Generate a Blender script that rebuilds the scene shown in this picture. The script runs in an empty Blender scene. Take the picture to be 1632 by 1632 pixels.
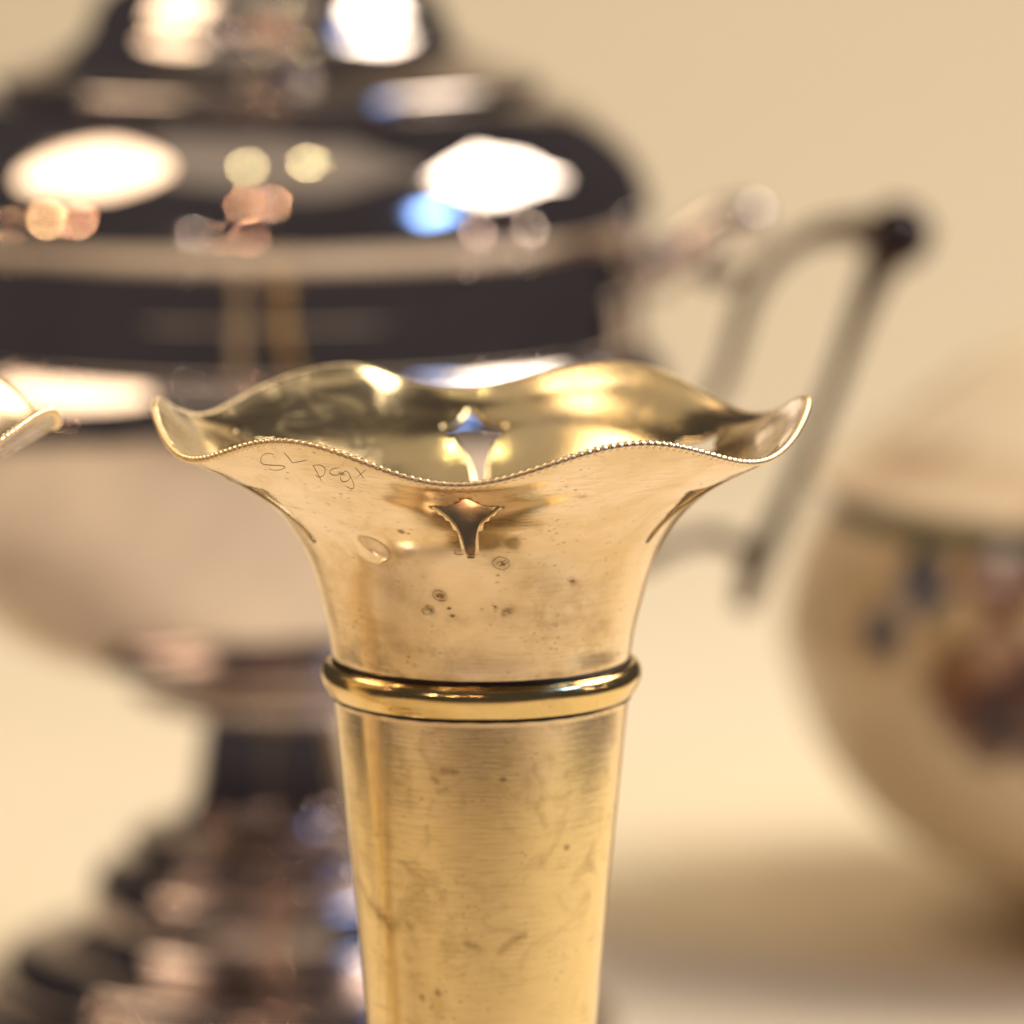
import bpy, bmesh, math, random
from mathutils import Vector, Matrix, noise
from mathutils.geometry import delaunay_2d_cdt
from mathutils.bvhtree import BVHTree
R = math.radians
random.seed(7)
S = bpy.context.scene
COL = S.collection

# ---------------------------------------------------------------- camera
PITCH = R(9.0); DIST = 0.70; ZC = 0.169; FRAME = 0.126
cam_d = bpy.data.cameras.new("camera"); cam = bpy.data.objects.new("camera", cam_d); COL.objects.link(cam)
cam.location = (0, -DIST*math.cos(PITCH), ZC + DIST*math.sin(PITCH))
cam.rotation_euler = (math.pi/2 - PITCH, 0, 0)
cam_d.sensor_width = 36; cam_d.lens = 36*DIST/FRAME
cam_d.clip_start = 0.02; cam_d.clip_end = 60
cam_d.dof.use_dof = True; cam_d.dof.focus_distance = DIST - 0.032
cam_d.dof.aperture_fstop = 15.0; cam_d.dof.aperture_blades = 0
S.camera = cam

# ---------------------------------------------------------------- world, exposure
w = bpy.data.worlds.new("World"); S.world = w; w.use_nodes = True
bg = w.node_tree.nodes['Background']
bg.inputs[0].default_value = (0.95, 0.80, 0.76, 1); bg.inputs[1].default_value = 0.062
S.view_settings.view_transform = 'Standard'; S.view_settings.look = 'None'
S.view_settings.exposure = 0.04; S.view_settings.gamma = 1.0
S.cycles.use_denoising = True
S.cycles.max_bounces = 10; S.cycles.glossy_bounces = 8; S.cycles.diffuse_bounces = 4
S.cycles.sample_clamp_indirect = 12

# ---------------------------------------------------------------- lamps
def aim(o, tgt):
    o.rotation_euler = (Vector(tgt) - o.location).to_track_quat('-Z', 'Y').to_euler()
def area(name, loc, tgt, sx, sy, power, col, shape='ELLIPSE', spread=180):
    l = bpy.data.lights.new(name, 'AREA'); l.shape = shape; l.size = sx; l.size_y = sy
    l.energy = power; l.color = col; l.spread = R(spread)
    o = bpy.data.objects.new(name, l); COL.objects.link(o); o.location = loc; aim(o, tgt); return o
def bulb(name, loc, rad, power, col):
    l = bpy.data.lights.new(name, 'POINT'); l.shadow_soft_size = rad; l.energy = power; l.color = col
    o = bpy.data.objects.new(name, l); COL.objects.link(o); o.location = loc; return o
#LIGHTS#
area("softbox_right", (0.80, 0.50, 1.00), (0.02, 0.45, 0.15), 0.72, 0.50, 17, (1.0, 0.85, 0.66), 'RECTANGLE')
area("softbox_left", (-0.68, 0.36, 1.02), (-0.05, 0.45, 0.15), 0.66, 0.62, 5.8, (1.0, 0.73, 0.46))
area("overhead_fill", (-0.05, 0.10, 2.0), (0, 0.2, 0), 1.7, 1.3, 2.6, (1.0, 0.80, 0.55), 'RECTANGLE')  # added fill from above for the vase mouth and table shadows
area("blue_lamp", (0.85, -0.20, 0.80), (0, 0.3, 0.15), 0.24, 0.13, 1.8, (0.26, 0.48, 1.0), 'RECTANGLE')
bulb("spot_bulb", (-0.13, 0.22, 1.55), 0.012, 1.1, (1.0, 0.86, 0.42))
bulb("spot_bulb", (0.19, 0.22, 1.55), 0.012, 1.7, (1.0, 0.86, 0.42))
bulb("warm_bulb", (0.13, -0.85, 1.55), 0.012, 7, (1.0, 0.52, 0.28))
bulb("warm_bulb", (-0.16, -0.85, 1.50), 0.012, 2.5, (1.0, 0.52, 0.28))
bulb("warm_bulb", (-1.3, -0.3, 0.9), 0.012, 2, (1.0, 0.52, 0.28))
bulb("warm_bulb", (-1.4, -0.05, 0.8), 0.012, 2, (1.0, 0.62, 0.28))
for bx_, by_, bz_, bp_, bc_ in ((-0.62,-0.85,0.60,1.6,(1.0,0.80,0.62)), (-0.36,-0.95,0.52,1.0,(1.0,0.62,0.36)), (-0.08,-0.95,0.55,0.8,(1.0,0.52,0.30)),
                               (1.25,-0.15,0.45,1.8,(1.0,0.74,0.58)), (1.35,0.25,0.40,1.8,(1.0,0.80,0.62)), (-1.5,0.10,0.55,1.6,(1.0,0.58,0.30))):
    bulb("warm_bulb", (bx_, by_, bz_), 0.013, bp_, bc_)
#END#

# ---------------------------------------------------------------- helpers
MAT_C = cam.matrix_basis.copy()
MAT_C = Matrix.Translation(cam.location) @ cam.rotation_euler.to_matrix().to_4x4()
ORG = Vector(cam.location)
def ray(px, py):
    k = FRAME/DIST/1632
    d = Vector(((px-816)*k, -(py-816)*k, -1))
    return (MAT_C.to_3x3() @ d).normalized()
def at_plane(px, py, Y):
    d = ray(px, py); t = (Y-ORG.y)/d.y
    return ORG + d*t
def prof_px(cx, Y, pts):
    """(radius px, level px) -> (r, z) metres on the vertical plane through an axis at depth Y"""
    out = []
    for r, y in pts:
        a = at_plane(cx, y, Y); b = at_plane(cx+r, y, Y)
        out.append((max(0.0, b.x-a.x), a.z))
    return out
def spline(P, n=6):
    out = []
    for i in range(len(P)-1):
        p0 = P[max(i-1,0)]; p1 = P[i]; p2 = P[i+1]; p3 = P[min(i+2,len(P)-1)]
        d1 = math.dist(p0,p1) or 1e-9; d2 = math.dist(p1,p2) or 1e-9; d3 = math.dist(p2,p3) or 1e-9
        for k in range(n):
            t = k/n
            res = []
            for c in range(len(p1)):
                m1 = 0 if i == 0 else ((p2[c]-p0[c])/(d1+d2))*d2
                m2 = 0 if i == len(P)-2 else ((p3[c]-p1[c])/(d2+d3))*d2
                if i == 0: m1 = p2[c]-p1[c]
                if i == len(P)-2: m2 = p2[c]-p1[c]
                h = (2*t**3-3*t*t+1)*p1[c] + (t**3-2*t*t+t)*m1 + (-2*t**3+3*t*t)*p2[c] + (t**3-t*t)*m2
                res.append(h)
            out.append(tuple(res))
    out.append(tuple(P[-1]))
    return out
def link(name, me, mats, parent=None, smooth=True):
    for m in (mats if isinstance(mats, (list, tuple)) else [mats]): me.materials.append(m)
    if smooth: me.polygons.foreach_set('use_smooth', [True]*len(me.polygons))
    me.name = name
    o = bpy.data.objects.new(name, me); COL.objects.link(o)
    if parent: o.parent = parent
    return o
def lathe_mesh(prof, seg=96):
    vs, fs = [], []
    rows = []
    for r, z in prof:
        if r < 1e-6:
            rows.append([len(vs)]); vs.append((0,0,z))
        else:
            rows.append(list(range(len(vs), len(vs)+seg)))
            for k in range(seg):
                a = 2*math.pi*k/seg; vs.append((r*math.cos(a), r*math.sin(a), z))
    for a, b in zip(rows, rows[1:]):
        for k in range(seg):
            k2 = (k+1) % seg
            if len(a) == 1 and len(b) == 1: continue
            if len(a) == 1: fs.append((a[0], b[k2], b[k]))
            elif len(b) == 1: fs.append((a[k], a[k2], b[0]))
            else: fs.append((a[k], a[k2], b[k2], b[k]))
    me = bpy.data.meshes.new("m"); me.from_pydata(vs, [], fs)
    bm = bmesh.new(); bm.from_mesh(me); bmesh.ops.recalc_face_normals(bm, faces=bm.faces); bm.to_mesh(me); bm.free()
    return me
def tube_mesh(path, rad, seg=14, closed=False, up=Vector((0,0,1)), cap=True):
    """path of Vectors, rad a number or a list; flat elliptic radii allowed as (a, b)"""
    n = len(path); vs, fs = [], []
    rads = rad if isinstance(rad, list) else [rad]*n
    for i, p in enumerate(path):
        if closed: t = (path[(i+1)%n]-path[i-1]).normalized()
        else: t = (path[min(i+1,n-1)]-path[max(i-1,0)]).normalized()
        a = t.cross(up)
        if a.length < 1e-3: a = t.cross(Vector((0,1,0.01)))
        a.normalize(); b = a.cross(t)
        r = rads[i]; ra, rb = r if isinstance(r, tuple) else (r, r)
        for k in range(seg):
            ph = 2*math.pi*k/seg
            vs.append(p + a*ra*math.cos(ph) + b*rb*math.sin(ph))
    m = n if closed else n-1
    for i in range(m):
        j = (i+1) % n
        for k in range(seg):
            k2 = (k+1)%seg
            fs.append((i*seg+k, i*seg+k2, j*seg+k2, j*seg+k))
    if cap and not closed:
        fs.append(tuple(range(seg))[::-1]); fs.append(tuple(range((n-1)*seg, n*seg)))
    me = bpy.data.meshes.new("m"); me.from_pydata([tuple(v) for v in vs], [], fs)
    bm = bmesh.new(); bm.from_mesh(me); bmesh.ops.recalc_face_normals(bm, faces=bm.faces); bm.to_mesh(me); bm.free()
    return me
def thing(name, loc, label, cat, group=None):
    o = bpy.data.objects.new(name, None); COL.objects.link(o); o.location = loc
    o.empty_display_size = 0.02
    o['label'] = label; o['category'] = cat
    if group: o['group'] = group
    return o

# ---------------------------------------------------------------- materials
class MT:
    def __init__(s, name, rough=0.4, metal=0.0, col=(0.5,0.5,0.5)):
        s.m = bpy.data.materials.new(name); s.m.use_nodes = True
        s.nt = s.m.node_tree; s.n = s.nt.nodes; s.b = s.n['Principled BSDF']
        s.b.inputs['Roughness'].default_value = rough; s.b.inputs['Metallic'].default_value = metal
        s.b.inputs['Base Color'].default_value = (*col, 1)
        s.tc = s.n.new('ShaderNodeTexCoord')
    def map(s, scale, rot=(0,0,0)):
        m = s.n.new('ShaderNodeMapping'); m.inputs['Scale'].default_value = scale; m.inputs['Rotation'].default_value = rot
        s.nt.links.new(s.tc.outputs['Object'], m.inputs[0]); return m.outputs[0]
    def noise(s, vec, scale, detail=4, rough=0.55, dist=0.0):
        t = s.n.new('ShaderNodeTexNoise'); t.inputs['Scale'].default_value = scale
        t.inputs['Detail'].default_value = detail; t.inputs['Roughness'].default_value = rough
        t.inputs['Distortion'].default_value = dist
        s.nt.links.new(vec, t.inputs['Vector']); return t.outputs['Fac']
    def ramp(s, fac, stops):
        r = s.n.new('ShaderNodeValToRGB'); cr = r.color_ramp
        while len(cr.elements) < len(stops): cr.elements.new(0.5)
        for e, (p, c) in zip(cr.elements, stops):
            e.position = p; e.color = (*c, 1) if isinstance(c, tuple) else (c, c, c, 1)
        s.nt.links.new(fac, r.inputs[0]); return r.outputs[0]
    def mix(s, fac, a, b, mode='MIX'):
        m = s.n.new('ShaderNodeMix'); m.data_type = 'RGBA'; m.blend_type = mode
        for sock, v in ((m.inputs[0], fac), (m.inputs[6], a), (m.inputs[7], b)):
            if isinstance(v, bpy.types.NodeSocket): s.nt.links.new(v, sock)
            elif isinstance(v, tuple): sock.default_value = (*v, 1)
            else: sock.default_value = v
        return m.outputs[2]
    def math(s, op, a, b=0.0, clamp=False):
        m = s.n.new('ShaderNodeMath'); m.operation = op; m.use_clamp = clamp
        for sock, v in ((m.inputs[0], a), (m.inputs[1], b)):
            if isinstance(v, bpy.types.NodeSocket): s.nt.links.new(v, sock)
            else: sock.default_value = v
        return m.outputs[0]
    def set(s, inp, v): s.nt.links.new(v, s.b.inputs[inp])
    def bump(s, h, strength, dist):
        b = s.n.new('ShaderNodeBump'); b.inputs['Strength'].default_value = strength; b.inputs['Distance'].default_value = dist
        s.nt.links.new(h, b.inputs['Height']); s.nt.links.new(b.outputs[0], s.b.inputs['Normal'])

def gilt(name, base_lo, base_hi, stain, rough, streak=1.0, speck=1.0, zsplit=None):
    t = MT(name, rough, 1.0)
    o = t.map((1,1,1))
    big = t.noise(o, 55, 5, 0.6, 0.6)
    col = t.mix(t.ramp(big, [(0.36,0.0),(0.66,1.0)]), base_lo, base_hi)
    if zsplit:      # gilding is worn paler near the mouth
        sep = t.n.new('ShaderNodeSeparateXYZ'); t.nt.links.new(t.tc.outputs['Object'], sep.inputs[0])
        z = t.math('ADD', sep.outputs[2], t.math('MULTIPLY', t.math('SUBTRACT', t.noise(o, 130, 4, 0.6), 0.5), 0.022))
        f = t.n.new('ShaderNodeMapRange'); f.inputs[1].default_value = zsplit[0]; f.inputs[2].default_value = zsplit[1]
        t.nt.links.new(z, f.inputs[0])
        col = t.mix(f.outputs[0], col, t.mix(t.ramp(big, [(0.36,0.0),(0.66,1.0)]), zsplit[2], zsplit[3]))
    # tarnish clouds
    cl = t.ramp(t.noise(o, 170, 6, 0.65, 1.2), [(0.50,0.0),(0.72,1.0)])
    col = t.mix(t.math('MULTIPLY', cl, 0.42), col, stain)
    # horizontal brushed scratches: noise stretched round the body
    st = t.noise(t.map((190, 190, 3800)), 1.0, 6, 0.7)
    sf = t.ramp(st, [(0.50,0.0),(0.68,1.0)])
    col = t.mix(t.math('MULTIPLY', t.math('MULTIPLY', sf, t.ramp(t.noise(o, 75, 3), [(0.40,0.15),(0.62,1.0)])), 0.75*streak), col, tuple(c*0.55 for c in stain))
    # dark specks
    v = t.n.new('ShaderNodeTexVoronoi'); v.inputs['Scale'].default_value = 210
    t.nt.links.new(t.map((1,1,1.3)), v.inputs['Vector'])
    near = t.ramp(v.outputs['Distance'], [(0.06,1.0),(0.15,0.0)])
    gate = t.ramp(t.noise(o, 90, 3, 0.6), [(0.55,0.0),(0.64,1.0)])
    col = t.mix(t.math('MULTIPLY', t.math('MULTIPLY', near, gate), 0.75*speck), col, (0.09,0.06,0.035))
    at = t.n.new('ShaderNodeAttribute'); at.attribute_name = 'stain'  # tarnish strokes, plus the reflection lines painted on the body
    sn = t.math('MULTIPLY', at.outputs['Fac'], t.ramp(t.noise(o, 330, 5, 0.75), [(0.36,0.15),(0.60,1.25)]))
    col = t.mix(sn, col, (0.30,0.20,0.085))
    # fine dark pitting
    v2 = t.n.new('ShaderNodeTexVoronoi'); v2.inputs['Scale'].default_value = 800
    t.nt.links.new(t.map((1,1,1.8)), v2.inputs['Vector'])
    n2 = t.ramp(v2.outputs['Distance'], [(0.12,1.0),(0.26,0.0)])
    g2 = t.ramp(t.noise(o, 140, 4, 0.7), [(0.50,0.0),(0.66,1.0)])
    col = t.mix(t.math('MULTIPLY', t.math('MULTIPLY', n2, g2), 0.7*speck), col, (0.13,0.09,0.05))
    t.set('Base Color', col)
    rv = t.math('ADD', t.math('MULTIPLY', cl, 0.14), rough)
    rv = t.math('ADD', rv, t.math('MULTIPLY', sf, 0.08))
    t.set('Roughness', rv)
    h = t.math('ADD', t.math('MULTIPLY', st, 0.5), t.math('MULTIPLY', t.noise(o, 900, 3, 0.6), 0.3))
    t.bump(h, 0.10, 0.0002)
    return t.m
M_outer = gilt("worn_gilt_silver", (0.83,0.65,0.33), (0.88,0.715,0.39), (0.62,0.45,0.20), 0.13, 0.6, 1.0,
               (0.134, 0.147, (0.74,0.57,0.33), (0.92,0.77,0.58)))
M_inner = gilt("gilt_lining", (0.84,0.66,0.36), (0.90,0.76,0.50), (0.60,0.47,0.24), 0.13, 0.25, 0.3)
M_ring = gilt("polished_gilt_moulding", (0.80,0.60,0.24), (0.88,0.68,0.34), (0.50,0.36,0.16), 0.13, 0.3, 0.8)
M_bead = MT("milled_gilt_edge", 0.36, 1.0, (0.93,0.76,0.50)).m
M_dark = MT("black_tarnish", 0.55, 0.3, (0.035,0.028,0.03)).m
M_scr = MT("scratched_metal", 0.5, 0.7, (0.30,0.21,0.12)).m
def silver(nm="polished_silver_plate", c0=(0.60,0.54,0.54), c1=(0.74,0.68,0.66)):
    t = MT(nm, 0.06, 1.0)
    o = t.map((1,1,1))
    col = t.mix(t.ramp(t.noise(o, 22, 5, 0.6, 0.8), [(0.35,0.0),(0.7,1.0)]), c0, c1)
    t.set('Base Color', col)
    t.set('Roughness', t.math('ADD', t.math('MULTIPLY', t.ramp(t.noise(o, 38, 5, 0.65), [(0.42,0.0),(0.75,1.0)]), 0.16), 0.014))
    t.bump(t.math('ADD', t.math('MULTIPLY', t.noise(o, 26, 2), 1.0), t.math('MULTIPLY', t.noise(o, 90, 2), 0.0)), 0.5, 0.0035)
    return t.m
M_silver = silver()
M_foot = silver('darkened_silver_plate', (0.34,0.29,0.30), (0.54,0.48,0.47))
M_darkrefl = MT('dark_reflection_silver', 0.14, 1.0, (0.04,0.032,0.036)).m  # dark room reflection put into the knob's base colour
M_rod = MT('brown_reflection_silver', 0.16, 1.0, (0.07,0.042,0.03)).m  # grip: the same dark reflection held in a brown base colour
M_midrefl = MT('mid_reflection_silver', 0.12, 1.0, (0.20,0.17,0.15)).m  # arm, scroll and stay: weaker dark reflection put into the colour
def paper():
    t = MT("cream_backdrop_paper", 0.75, 0.0)
    o = t.map((1,1,1))
    t.set('Base Color', t.mix(t.noise(o, 3, 4), (0.81,0.745,0.60), (0.84,0.78,0.64)))
    t.bump(t.noise(o, 900, 3), 0.1, 0.0004)
    return t.m
M_paper = paper()

# ---------------------------------------------------------------- backdrop sweep
def sweep():
    pts = [(-0.40, 0.0), (-0.2, 0.0), (1.15, 0.0)]
    rc = 0.60
    for k in range(1, 17):
        a = math.pi/2*k/16
        pts.append((1.15+rc*math.sin(a), rc-rc*math.cos(a)))
    pts.append((1.15+rc, 1.7))
    vs, fs = [], []
    for y, z in pts:
        for k in range(13): vs.append((-0.42+0.84*k/12, y, z))
    for i in range(len(pts)-1):
        for k in range(12): fs.append((i*13+k, i*13+k+1, (i+1)*13+k+1, (i+1)*13+k))
    me = bpy.data.meshes.new("m"); me.from_pydata(vs, [], fs)
    o = link("backdrop", me, M_paper); o['kind'] = 'structure'
    o['label'] = 'plain cream paper sweep under and behind the metalware'
    m = o.modifiers.new("thickness", 'SOLIDIFY'); m.thickness = 0.002; m.offset = -1
sweep()

# ---------------------------------------------------------------- silver urn (behind, left)
UY = 0.40; UCX = 435
UX = at_plane(UCX, 816, UY).x
urn = thing("urn", (UX, UY, 0), "large polished silver urn with domed lid and looped handles, blurred behind the gilt vase", "urn")
def U(pts): return prof_px(UCX, UY, pts)
foot_top = U([(124,1210),(130,1250),(138,1280),(150,1300),(205,1316),(230,1328),(234,1345),(238,1360),(262,1368),(283,1384),(292,1402),(296,1435),(299,1456),(312,1474),(334,1484),(372,1492),(408,1502),(428,1512),(438,1530),(444,1554),(460,1564),(500,1571),(530,1590),(535,1650)])
fz = foot_top[-1]
foot = spline(foot_top, 5) + [(fz[0]+0.001, 0.004), (fz[0], 0.0), (0.0, 0.0)]
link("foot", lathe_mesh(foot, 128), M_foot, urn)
body = U([(124,1210),(117,1170),(110,1128),(113,1121),(150,1118),(192,1115),(222,1106),(231,1090),(217,1076),(198,1071),(230,1067),(262,1060),(300,1050),(350,1036),(436,1000),(520,925),(580,830),(614,730),(632,650),(636,604),(632,582),(618,558),(603,542),(599,532)] + [(600-(530-y)*0.045-(0.6*math.exp(-((y-452)/5)**2)), y) for y in range(526, 382, -4)] + [(593,380),(592,367),(590,363)])
link("body", lathe_mesh(spline(body, 5), 160), M_silver, urn)
lid = U([(593,366),(601,358),(609,342),(611,330),(605,298),(588,258),(557,216),(510,175),(466,150),(440,142),(431,136),(438,129),(433,121),(410,111),(366,95),(326,77),(301,59),(288,41),(284,20),(277,8),(254,-22),(205,-50),(140,-72),(80,-92),(52,-125)])
link("lid", lathe_mesh(spline(lid, 5), 160), M_silver, urn)
fin = U([(52,-124),(44,-150),(60,-170),(84,-190),(98,-220),(84,-252),(46,-276),(20,-290),(0,-296)])
link("finial", lathe_mesh(spline(fin, 5), 64), M_silver, urn)

def U3(px, py, dy=0.0):
    p = at_plane(px, py, UY); return Vector((p.x-UX, dy, p.z))
def path(pts, n=8): return [Vector(p) for p in spline([tuple(U3(*p)) for p in pts], n)]
upx = (at_plane(900,816,UY).x-at_plane(800,816,UY).x)/100
def rads(path_, lst):
    n = len(path_)-1; out = []
    for i in range(n+1):
        t = i/n*(len(lst)-1); k = min(int(t), len(lst)-2); f = t-k
        out.append((lst[k]*(1-f)+lst[k+1]*f)*upx)
    return out
def handle(mirror):
    hroot = bpy.data.objects.new("handle", None); COL.objects.link(hroot); hroot.parent = urn
    if mirror: hroot.rotation_euler = (0,0,math.pi)
    def add(nm, pts, lst, wide=1.4, mat=M_midrefl):
        p = path(pts); rr = rads(p, lst)
        me = tube_mesh(p, [(r*wide, r) for r in rr], 16, up=Vector((0,1,0)))
        return link(nm, me, mat, hroot)
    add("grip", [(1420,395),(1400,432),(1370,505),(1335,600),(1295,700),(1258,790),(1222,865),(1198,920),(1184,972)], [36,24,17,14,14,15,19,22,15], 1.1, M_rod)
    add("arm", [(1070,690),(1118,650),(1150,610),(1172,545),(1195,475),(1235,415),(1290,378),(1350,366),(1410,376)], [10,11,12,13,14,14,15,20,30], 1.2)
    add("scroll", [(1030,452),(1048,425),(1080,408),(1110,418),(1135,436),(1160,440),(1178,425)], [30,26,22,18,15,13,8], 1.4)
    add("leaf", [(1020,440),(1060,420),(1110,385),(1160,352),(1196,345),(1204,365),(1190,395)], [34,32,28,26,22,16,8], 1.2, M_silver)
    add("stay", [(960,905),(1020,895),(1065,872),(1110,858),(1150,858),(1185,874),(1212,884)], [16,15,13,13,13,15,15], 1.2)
    bm = bmesh.new(); bmesh.ops.create_uvsphere(bm, u_segments=32, v_segments=20, radius=54*upx)
    bmesh.ops.translate(bm, verts=bm.verts, vec=U3(1432, 374)); me = bpy.data.meshes.new("m"); bm.to_mesh(me); bm.free()
    link("knob", me, M_darkrefl, hroot)
handle(False); handle(True)

# ---------------------------------------------------------------- covered porcelain bowl (right, far)
BY = 0.50; BCX = 1895
BX = at_plane(BCX, 816, BY).x
bowl = thing("covered_bowl", (BX, BY, 0), "cream porcelain bowl with its lid on, blue and brown painted flowers, at the right edge", "bowl")
def B(pts): return prof_px(BCX, BY, pts)
def glaze(name):
    t = MT(name, 0.16, 0.0)
    a = t.n.new('ShaderNodeAttribute'); a.attribute_name = 'paint'
    t.set('Base Color', a.outputs['Color']); return t.m
M_glaze = glaze("painted_porcelain")
def lerp(a, b, f): return tuple(x*(1-f)+y*f for x, y in zip(a, b))
SPOTS = [ # pixel x, y, half width, half height, tilt, colour, strength
    (1462,915,30,34,0.5,(0.06,0.075,0.12),0.95), (1490,960,18,26,-0.6,(0.08,0.095,0.15),0.85), (1402,1008,36,22,-0.3,(0.06,0.075,0.12),0.95),
    (1430,960,26,22,0.8,(0.34,0.30,0.28),0.6), (1370,930,24,16,0.2,(0.40,0.30,0.10),0.45), (1440,860,30,14,0.1,(0.50,0.34,0.12),0.4),
    (1620,880,56,62,0.0,(0.16,0.06,0.03),0.85), (1560,905,20,26,0.3,(0.22,0.09,0.05),0.6),
    (1570,1110,70,66,0.3,(0.15,0.065,0.04),0.85), (1590,1150,26,34,0.2,(0.04,0.035,0.05),0.9), (1520,1060,34,22,-0.3,(0.30,0.16,0.07),0.6),
    (1600,1040,30,24,0.3,(0.55,0.36,0.26),0.7), (1640,1120,36,60,0.0,(0.10,0.05,0.05),0.8), (1500,1000,22,12,0.6,(0.45,0.33,0.12),0.5)]
def paint(me, is_lid):
    ca = me.color_attributes.new('paint', 'FLOAT_COLOR', 'POINT')
    bx = (at_plane(1400,816,BY).x-at_plane(1300,816,BY).x)/100
    items = []
    tree = BVHTree.FromPolygons([v.co.copy() for v in me.vertices], [tuple(p.vertices) for p in me.polygons])
    for (px,py,hw,hh,tl,c,s) in (() if is_lid else SPOTS):
        hit = tree.ray_cast(ORG-Vector((BX, BY, 0)), ray(px, py))[0]
        if hit is None: continue
        items.append((math.atan2(hit.x, -hit.y), hit.z, hw*bx*1.5, hh*bx*1.5, tl, c, s)); continue
        # put each motif on the round surface: azimuth and height
        P = at_plane(px, py, BY)
        dx = (P.x-BX)/0.087; dx = max(-0.97, min(0.97, dx))
        az = math.asin(dx); z = P.z + 0.087*math.cos(az)*0.19
        items.append((az, z, hw*bx, hh*bx, tl, c, s))
    nspot = len(items)
    for rep in range(1, 5):   # the same sprays go on round the bowl
        for it in items[:nspot]:
            items.append((it[0]+rep*R(72), *it[1:]))
    for v in me.vertices:
        x, y, z = v.co; az = math.atan2(x, -y); r = math.hypot(x, y)
        c = (0.74,0.62,0.46)
        n = noise.noise(Vector((x*30, y*30, z*30)))
        c = lerp(c, (0.68,0.52,0.32), max(0, min(1, 0.35+n)))
        if not is_lid:
            for (a0, z0, hw, hh, tl, cc, s) in items:
                da = (az-a0+math.pi) % (2*math.pi) - math.pi
                u = da*max(r,0.02); q = z-z0
                if abs(u) > 0.03 or abs(q) > 0.03: continue
                uu = (u*math.cos(tl)+q*math.sin(tl))/hw; qq = (-u*math.sin(tl)+q*math.cos(tl))/hh
                d = uu*uu+qq*qq + 0.9*noise.noise(Vector((u*260, q*260, a0)))
                f = max(0, min(1, (1.25-d)/0.4))*min(1, s*1.15)
                c = lerp(c, cc, f)
            if z > RIMZ-0.0055: c = lerp(c, (0.13,0.17,0.12), 0.85)
        else:
            c = lerp((0.78,0.70,0.56), (0.72,0.62,0.46), max(0, min(1, 0.3+n)))
            if r > 0.064: c = lerp(c, (0.60,0.46,0.30), 0.5)
            f = noise.noise(Vector((az*3, z*60, 3.1)))
            if f > 0.25: c = lerp(c, (0.45,0.30,0.20), 0.5)
        ca.data[v.index].color = (*c, 1)
bp = B([(0,1440),(150,1442),(235,1440),(262,1446),(262,1420),(300,1386),(400,1350),(505,1278),(584,1182),(628,1085),(646,1010),(636,940),(612,865),(584,815),(572,790),(566,770)])
bp = [(0.0, bp[1][1]), bp[1], bp[2], (bp[3][0], 0.0), (bp[3][0]+0.0016, 0.0), bp[4]] + bp[5:]
RIMZ = bp[-1][1]
me = lathe_mesh(bp[:5]+spline(bp[5:], 14), 360); paint(me, False); link("bowl_body", me, M_glaze, bowl)
lp = B([(560,772),(598,764),(600,752),(572,738),(530,712),(470,665),(390,605),(300,545),(200,500),(110,478),(60,470),(44,455),(50,435),(72,415),(78,390),(60,365),(24,352),(0,350)])
me = lathe_mesh(spline(lp, 8), 200); paint(me, True); link("bowl_lid", me, M_glaze, bowl)

# ---------------------------------------------------------------- gilt vase
VCX = 767
VX = at_plane(VCX, 816, 0).x
vpx = FRAME/1632
def V(pts): return prof_px(VCX, 0.0, pts)
vase = thing("flower_vase", (VX, 0, 0), "gilt trumpet vase in focus at centre, whole ruffled mouth and neck ring showing", "vase", "gilt trumpet vases")
M_cut = MT('tarnished_cut_edge', 0.3, 1.0, (0.46,0.33,0.17)).m
# trumpet mouth -----------------------------------------------------------
flare_px = [(236,1046),(238,1036),(244,1000),(257,950),(270,905),(288,862),(312,826),(342,795),(370,771),(400,748),(432,728),(462,708),(490,690),(515,669)]
FL = spline(V(flare_px), 12)
cum = [0]
for a, b in zip(FL, FL[1:]): cum.append(cum[-1]+math.dist(a, b))
TOT = cum[-1]
def fl(v):
    s = v*TOT
    lo, hi = 0, len(cum)-1
    while hi-lo > 1:
        m = (lo+hi)//2
        if cum[m] <= s: lo = m
        else: hi = m
    f = (s-cum[lo])/(cum[hi]-cum[lo])
    return (FL[lo][0]*(1-f)+FL[hi][0]*f, FL[lo][1]*(1-f)+FL[hi][1]*f)
def v_of_level(y):
    z = at_plane(VCX, y, 0.0).z
    lo, hi = 0.0, 1.0
    for _ in range(40):
        m = (lo+hi)/2
        if fl(m)[1] < z: lo = m
        else: hi = m
    return lo
AMP = 27*vpx
def surf(u, v, extra=True):
    """u angle from +x (radians), v 0..1 along the profile -> point, local to the axis"""
    r, z = fl(v)
    t = max(0.0, (v-0.42)/0.58)
    wv = t*t*(3-2*t)*0.35 + t**3*0.65
    a = u + R(3.6)*math.sin(u)*t - R(6)*t*math.exp(-(((u-R(120)+math.pi)%(2*math.pi)-math.pi)/R(13))**2)
    c = math.cos(6*u)
    z2 = z + AMP*wv*(c*(1+0.06*math.sin(2*u+1.3)+0.05*math.sin(3*u)) + 0.05*math.sin(5*u+0.7))
    r2 = r + 3*vpx*wv*c + 2.0*vpx*wv*math.sin(2*u+0.6)
    if extra:
        # small boss hammered out on the left of the mouth
        for (bu, bv, h, wd) in ((R(-90-33.5), 0.462, 0.00075, 0.0017), (R(-90+15), 0.505, 0.0002, 0.0022)):
            du = ((u-bu+math.pi) % (2*math.pi)-math.pi)*r; dv = (v-bv)*TOT
            d = math.hypot(du, dv)/wd
            if d < 2.6: r2 += h*0.8*(math.exp(-d*d) - 0.25*math.exp(-(d-1.35)**2*6))
        k = 0.00010*noise.noise(Vector((math.cos(u)*3, math.sin(u)*3, v*6)))
        r2 += k
    return Vector((r2*math.cos(a), r2*math.sin(a), z2))
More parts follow.
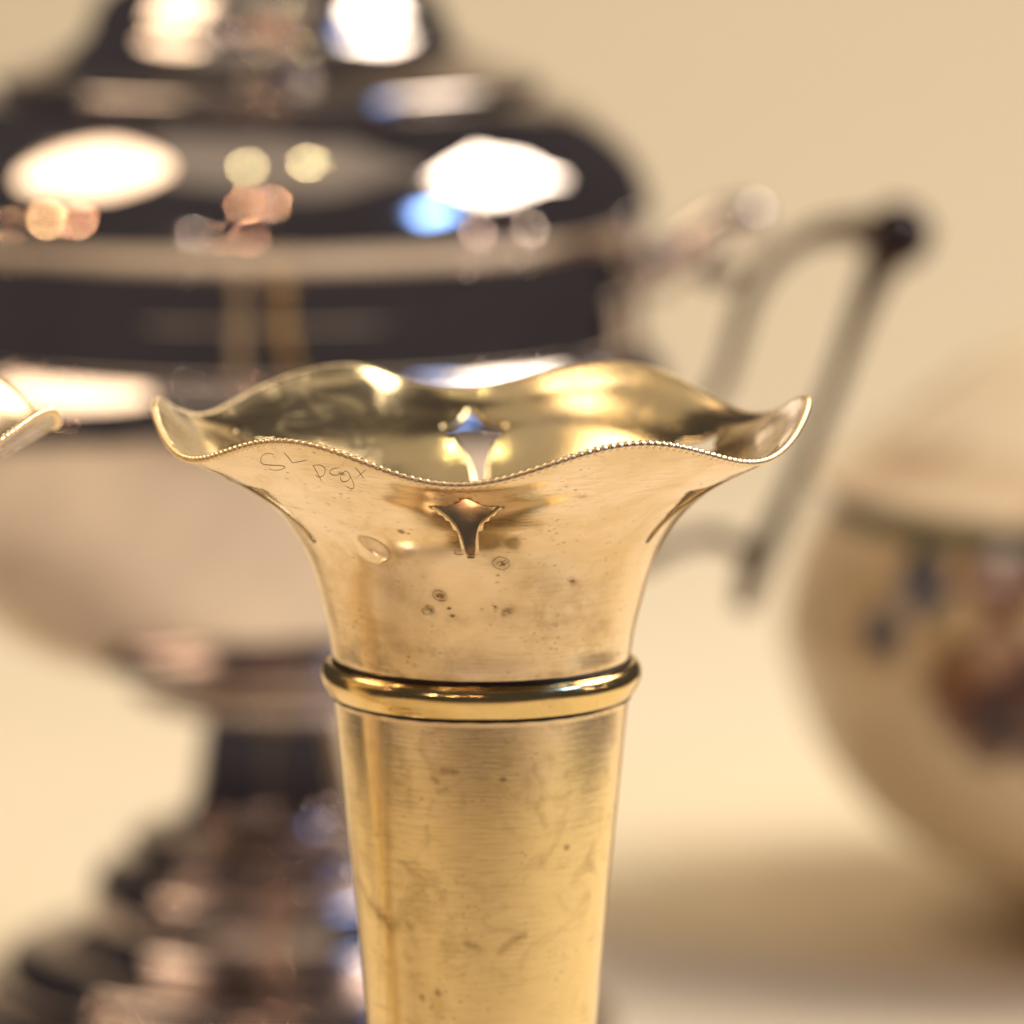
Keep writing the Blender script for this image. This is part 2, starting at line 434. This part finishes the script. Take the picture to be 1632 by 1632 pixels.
# one 60 degree sector with its piercing, triangulated, then repeated six times
NU, NV = 44, 110
def hole_outline():
    half = [(0,706),(9,716),(20,727),(35,733),(53,736),(46,745),(37,755),(27,766),(18.5,780),(13,797),(9.5,815),(8,832),(6,838),(0,839)]
    res = []
    for i, (dx, y) in enumerate(half):
        v = v_of_level(y); r = fl(v)[0]
        res.append((dx*vpx/r, v))
    return res + [(-u, v) for (u, v) in reversed(res[1:-1])]
HO = hole_outline()
def inside(p, poly):
    c = False; j = len(poly)-1
    for i in range(len(poly)):
        (x1,y1),(x2,y2) = poly[i], poly[j]
        if (y1 > p[1]) != (y2 > p[1]) and p[0] < (x2-x1)*(p[1]-y1)/(y2-y1)+x1: c = not c
        j = i
    return c
def segd(p, poly):
    best = 9
    for i in range(len(poly)):
        a = Vector(poly[i]); b = Vector(poly[(i+1)%len(poly)]); q = Vector(p)
        t = max(0, min(1, (q-a).dot(b-a)/max(1e-12, (b-a).length_squared)))
        best = min(best, (a+(b-a)*t-q).length)
    return best
def vwarp(j): return j/NV
# refine the outline
HO2 = []
for i in range(len(HO)):
    a, b = HO[i], HO[(i+1)%len(HO)]
    for k in range(3): HO2.append((a[0]+(b[0]-a[0])*k/3, a[1]+(b[1]-a[1])*k/3))
coords = [Vector(p) for p in HO2]; nH = len(coords)
for j in range(NV+1):
    for i in range(NU+1):
        u = -R(30)+R(60)*i/NU; v = vwarp(j)
        near = abs(u) < 0.2 and 0.4 < v < 0.97
        if near and (inside((u,v), HO2) or segd((u,v), HO2) < 0.0035): continue
        coords.append(Vector((u, v)))
edges = [(i, (i+1) % nH) for i in range(nH)]
rv, re_, rf, *_ = delaunay_2d_cdt(coords, edges, [], 0, 1e-7)
tris = []
for f in rf:
    c = sum((rv[i] for i in f), Vector((0,0)))/len(f)
    if inside((c.x, c.y), HO2): continue
    tris.append(tuple(f))
def flare_mesh(seed=0):
    bm = bmesh.new()
    for s in range(6):
        base = R(-90+60*s)+ (R(0) if s else 0)
        sh = R(-2.6) if s == 0 else 0.0
        vv = [bm.verts.new(surf(base+p.x+sh*(1-(p.x/R(30))**2)*math.sin(math.pi*min(1,p.y*1.2)), p.y)) for p in rv]
        for t in tris:
            try: bm.faces.new([vv[i] for i in t])
            except ValueError: pass
    bmesh.ops.remove_doubles(bm, verts=bm.verts, dist=1e-6)
    bmesh.ops.recalc_face_normals(bm, faces=bm.faces)
    c = sum(1 for f in bm.faces if f.normal.dot(Vector((f.calc_center_median().x, f.calc_center_median().y, 0))) > 0)
    if c < len(bm.faces)/2: bmesh.ops.reverse_faces(bm, faces=bm.faces)
    me = bpy.data.meshes.new("m"); bm.to_mesh(me); bm.free(); return me
fme = flare_mesh()
fo = link("trumpet_mouth", fme, [M_outer, M_inner, M_cut], vase)
sm = fo.modifiers.new("sheet", 'SOLIDIFY'); sm.thickness = 0.00045; sm.offset = -1
sm.material_offset = 1; sm.material_offset_rim = 2; sm.use_even_offset = False
from mathutils.kdtree import KDTree
def paint_strokes(me, strokes_):
    tb = BVHTree.FromPolygons([v.co.copy() for v in me.vertices], [tuple(p.vertices) for p in me.polygons])
    acc = [0.0]*len(me.vertices)
    kd = KDTree(len(me.vertices))
    for v in me.vertices: kd.insert(v.co, v.index)
    kd.balance()
    for ln, hw, st in strokes_:
        loc = {}; hw = hw*vpx
        for p, q in zip(ln, ln[1:]):
            n_ = max(2, int(math.dist(p, q)/6))
            for i in range(n_+1):
                h_ = tb.ray_cast(ORG-Vector((VX,0,0)), ray(p[0]+(q[0]-p[0])*i/n_, p[1]+(q[1]-p[1])*i/n_))[0]
                if h_ is None: continue
                for co, idx, d in kd.find_range(h_, hw*2.2):
                    f = st*math.exp(-(d/hw)**2)
                    if f > loc.get(idx, 0): loc[idx] = f
        for idx, f in loc.items(): acc[idx] = min(1, acc[idx]+f)
    sa = me.attributes.new('stain', 'FLOAT', 'POINT'); sa.data.foreach_set('value', acc)
paint_strokes(fme, [
    ([(560,1022),(620,1030),(690,1040),(760,1044)], 13, 0.35), ([(850,930),(900,950),(950,940)], 34, 0.28), ([(800,980),(880,990),(960,985)], 26, 0.25),
    ([(500,880),(515,930),(535,990)], 12, 0.35), ([(610,930),(660,960),(700,1000)], 24, 0.25), ([(700,948),(708,955)], 12, 0.6), ([(680,972),(690,974)], 9, 0.5),
    ([(790,896),(806,900)], 11, 0.4), ([(912,925),(914,928)], 6, 0.7), ([(805,975),(815,972)], 7, 0.6), ([(600,1000),(640,1012)], 14, 0.3),
    ([(760,835),(800,830),(860,836)], 10, 0.25), ([(940,1010),(965,1000)], 14, 0.3), ([(720,985),(740,990)], 10, 0.3), ([(925,790),(930,792)], 5, 0.7),
    ([(560,1052),(640,1078),(768,1086),(900,1074),(985,1050)], 5, 0.55), ([(728,878),(746,880)], 6, 0.6), ([(1045,850),(1048,846)], 6, 0.6)])
# milled edge ------------------------------------------------------------
NB = 264
ep, er = [], []
for i in range(NB*6):
    u = 2*math.pi*i/(NB*6)
    p = surf(u, 1.0)
    ep.append(p)
    ph = (i % 6)/6
    q = 0.5+0.5*math.cos(2*math.pi*ph)
    jt = 0.82+0.30*noise.noise(Vector((i//6*1.7, 0.3, 0))) + 0.12*math.sin(5*u+1)
    er.append((0.00036+0.00018*jt*q**0.7, 0.00036+0.00018*jt*q**0.7))
link("milled_edge", tube_mesh(ep, er, 8, closed=True), M_bead, vase)
# body -------------------------------------------------------------------
zt = V([(0,1104)])[0][1]
bodyp = V([(236,1046),(235,1104),(233.5,1116),(223,1220),(203,1412),(182,1632),(160,1900),(138,2200),(118,2500),(108,2640)])
footp = V([(108,2640),(118,2665),(112,2690),(150,2740),(220,2800),(300,2850),(350,2880)])
lastz = footp[-1]
outer = [p for p in spline(bodyp, 10)]
vis = [p for p in outer if p[1] > 0.095]; low = [p for p in outer if p[1] <= 0.095]
dense = []
for a, b in zip(vis, vis[1:]):
    for q in range(4): dense.append((a[0]+(b[0]-a[0])*q/4, a[1]+(b[1]-a[1])*q/4))
dense.append(vis[-1])
bme = lathe_mesh(dense + low, 420)
STAINS_AND_REFLECTION = [ # strokes of tarnish and of painted reflection: pixel points, half width px, strength
    ([(570,1400),(590,1440),(612,1465),(655,1478)], 9, 0.55), ([(612,1460),(622,1475)], 16, 0.5),
    ([(698,1412),(704,1430)], 8, 0.6), ([(795,1518),(815,1500),(836,1490)], 5, 0.7), ([(745,1505),(770,1518)], 7, 0.5),
    ([(855,1285),(862,1300),(868,1315)], 6, 0.45), ([(705,1229),(728,1231)], 5, 0.7), ([(690,1240),(696,1246)], 5, 0.5),
    ([(700,1262),(712,1258)], 5, 0.5), ([(648,1520),(652,1528)], 6, 0.5), ([(696,1580),(698,1584)], 4, 0.9), ([(672,1590),(674,1592)], 4, 0.8),
    ([(860,1370),(868,1385)], 6, 0.35), ([(706,1505),(708,1508)], 5, 0.5), ([(902,1240),(905,1230)], 4, 0.5), ([(680,1320),(682,1350)], 5, 0.25),
    ([(635,1195),(640,1215),(652,1260),(655,1290)], 8, 0.3), ([(860,1215),(840,1240)], 8, 0.3), ([(697,1615),(698,1632)], 5, 0.4),
    ([(620,1120),(618,1632)], 7, 0.28), ([(606,1120),(604,1632)], 3, 0.2)]  # these two: dark reflection of the left vase painted down the body
paint_strokes(bme, STAINS_AND_REFLECTION)
link("tapering_body", bme, M_outer, vase)
inner = [(r-0.0006, z) for r, z in outer[:-6]]
inner = [(outer[0][0]-0.0003, outer[0][1])] + inner[1:] + [(0.0, inner[-1][1])]
link("lining", lathe_mesh(inner, 160), M_inner, vase)
ft = spline(footp, 6)
k = ft[-1]
link("foot", lathe_mesh(ft + [(k[0]+0.0008, 0.004), (k[0]+0.0008, 0.0), (0, 0.0)], 160), M_outer, vase)
ring = V([(236.5,1050),(244,1050),(250.5,1055),(254.5,1063),(255,1072),(252.5,1082),(248,1090),(244.5,1096),(241,1101),(236,1103)])
link("neck_ring", lathe_mesh(spline(ring, 6), 200), M_ring, vase)
def thin_ring(nm, rp, yp, rad, mat):
    r, z = V([(rp, yp)])[0]
    pts = [Vector((r*math.cos(2*math.pi*i/220), r*math.sin(2*math.pi*i/220), z + 0.00003*math.sin(i*0.9))) for i in range(220)]
    rr = [rad*(0.75+0.45*noise.noise(Vector((p.x*160, p.y*160, yp)))) for p in pts]
    return link(nm, tube_mesh(pts, rr, 8, closed=True), mat, vase)
thin_ring("tarnish_line", 236.5, 1047.5, 0.00026, M_dark)
thin_ring("tarnish_line", 235.5, 1105.0, 0.00030, M_dark)

# marks scratched and punched into the mouth, laid on its surface ---------
bvh = BVHTree.FromPolygons([v.co.copy() for v in fme.vertices], [tuple(p.vertices) for p in fme.polygons])
def on_vase(px, py):
    d = ray(px, py); o = ORG - Vector((VX, 0, 0))
    hit = bvh.ray_cast(o, d)
    if hit[0] is None: return None
    return hit[0] + hit[1]*0.00002 if hit[1].dot(d) < 0 else hit[0] - hit[1]*0.00002
def strokes(nm, lines, rad, mat):
    bm = bmesh.new()
    for ln in lines:
        pts = [tuple(p) for p in spline([(float(a), float(b)) for a, b in ln], 6)]
        w_ = [on_vase(*p) for p in pts]; w_ = [p for p in w_ if p is not None]
        if len(w_) < 2: continue
        n = len(w_)
        me = tube_mesh(w_, [rad*(0.35+0.65*math.sin(math.pi*min(1, max(0.12, (i+0.6)/n))) ) for i in range(n)], 6, up=Vector((0.1,1,0.2)))
        bm.from_mesh(me); bpy.data.meshes.remove(me)
    me = bpy.data.meshes.new("m"); bm.to_mesh(me); bm.free()
    return link(nm, me, mat, vase)
def c1(*pts): return [(220+a/2.914, 560+b/2.914) for a, b in pts]
strokes("scratched_writing", [
    c1((630,478),(595,474),(572,492),(575,520),(610,528),(655,530),(682,536),(668,548),(640,552),(610,548)),
    c1((678,470),(700,495),(716,518)), c1((716,518),(750,512),(784,505)),
    c1((812,530),(830,560),(852,602)), c1((812,530),(845,528),(868,545),(862,575),(838,584),(824,572)),
    c1((935,540),(900,548),(890,562),(905,574),(935,572),(962,556)),
    c1((962,556),(940,585),(950,605),(975,600),(985,580),(975,562),(962,556)), c1((985,580),(1000,612),(1002,634),(985,636),(965,625)),
    c1((1008,540),(1030,565),(1048,590)), c1((1060,548),(1040,565),(1020,582))], 0.000036, M_scr)
def ov(cx, cy, a, b, rot=0.0, st=0, en=6.3, n=10):
    return [(cx+a*math.cos(t)*math.cos(rot)-b*math.sin(t)*math.sin(rot), cy+a*math.cos(t)*math.sin(rot)+b*math.sin(t)*math.cos(rot)) for t in [st+(en-st)*i/n for i in range(n+1)]]
def c3(x, y): return (480+x/2.814, 860+y/2.814)
hm = []
for (x, y, a, b, rt) in ((897,106,14,9.5,0.1), (622,252,12,8,0.4), (572,318,10,6.5,0.0)):
    cx, cy = c3(x, y); hm.append(ov(cx, cy, a, b, rt))
cx, cy = c3(622,252)
hm += [[(cx-8,cy-4),(cx-2,cy+1),(cx+6,cy+5)], [(cx-6,cy+3),(cx,cy-3),(cx+7,cy-1)], [(cx+3,cy-5),(cx+5,cy+4)], [(cx-2,cy+5),(cx+10,cy+8)]]
cx, cy = c3(897,106)
hm += [[(cx-8,cy+1),(cx-2,cy-3),(cx+4,cy+2),(cx+9,cy-1)], [(cx-4,cy+5),(cx+2,cy+3),(cx+6,cy+5)]]
cx, cy = c3(572,318); hm += [[(cx-5,cy),(cx,cy-2),(cx+5,cy+1)]]
cx, cy = c3(715,45); hm += [[(cx-10,cy+6),(cx-2,cy+8),(cx+8,cy+7)], [(cx+8,cy+8),(cx+14,cy-2),(cx+16,cy-8)], [(cx-10,cy+2),(cx-6,cy+9)]]
for hx, hy, hs in ((622,252,9),(572,318,6),(660,306,5),(672,340,6),(897,106,8),(1205,185,5),(925,322,9),(860,298,7)):
    cx, cy = c3(hx, hy)
    for _ in range(7):
        x0 = cx+random.gauss(0, hs*0.4); y0 = cy+random.gauss(0, hs*0.25)
        hm.append([(x0, y0), (x0+random.uniform(1,4), y0+random.uniform(-1.5,1.5)), (x0+random.uniform(4,6), y0+random.uniform(-2,2))])
hm = [[(x+random.gauss(0,0.45), y+random.gauss(0,0.45)) for x, y in ln] for ln in hm]
strokes("hallmark", hm, 0.000036, M_scr)

# second vase: only its mouth reaches into the picture at the left --------
def copy_thing(o, loc, rz, label):
    r = o.copy(); COL.objects.link(r); r.location = loc; r.rotation_euler = (0,0,rz); r['label'] = label
    for ch in o.children:
        if ch.name.startswith(("scratched", "hallmark")): continue
        c = ch.copy(); COL.objects.link(c); c.parent = r
    return r
vx2 = at_plane(-425, 700, 0).x
vase2 = copy_thing(vase, (vx2, 0.0, 0.0), R(-15), "second gilt vase at the left edge, only one curled tip of its ruffled mouth showing")

# the second vase has lost more of its gilding
M_pale = gilt("rubbed_gilt_silver", (0.80,0.70,0.54), (0.88,0.80,0.66), (0.60,0.48,0.30), 0.24, 0.6, 0.7)
for ch in vase2.children:
    for sl in ch.material_slots:
        if sl.material in (M_outer, M_inner):
            sl.link = 'OBJECT'; sl.material = M_pale
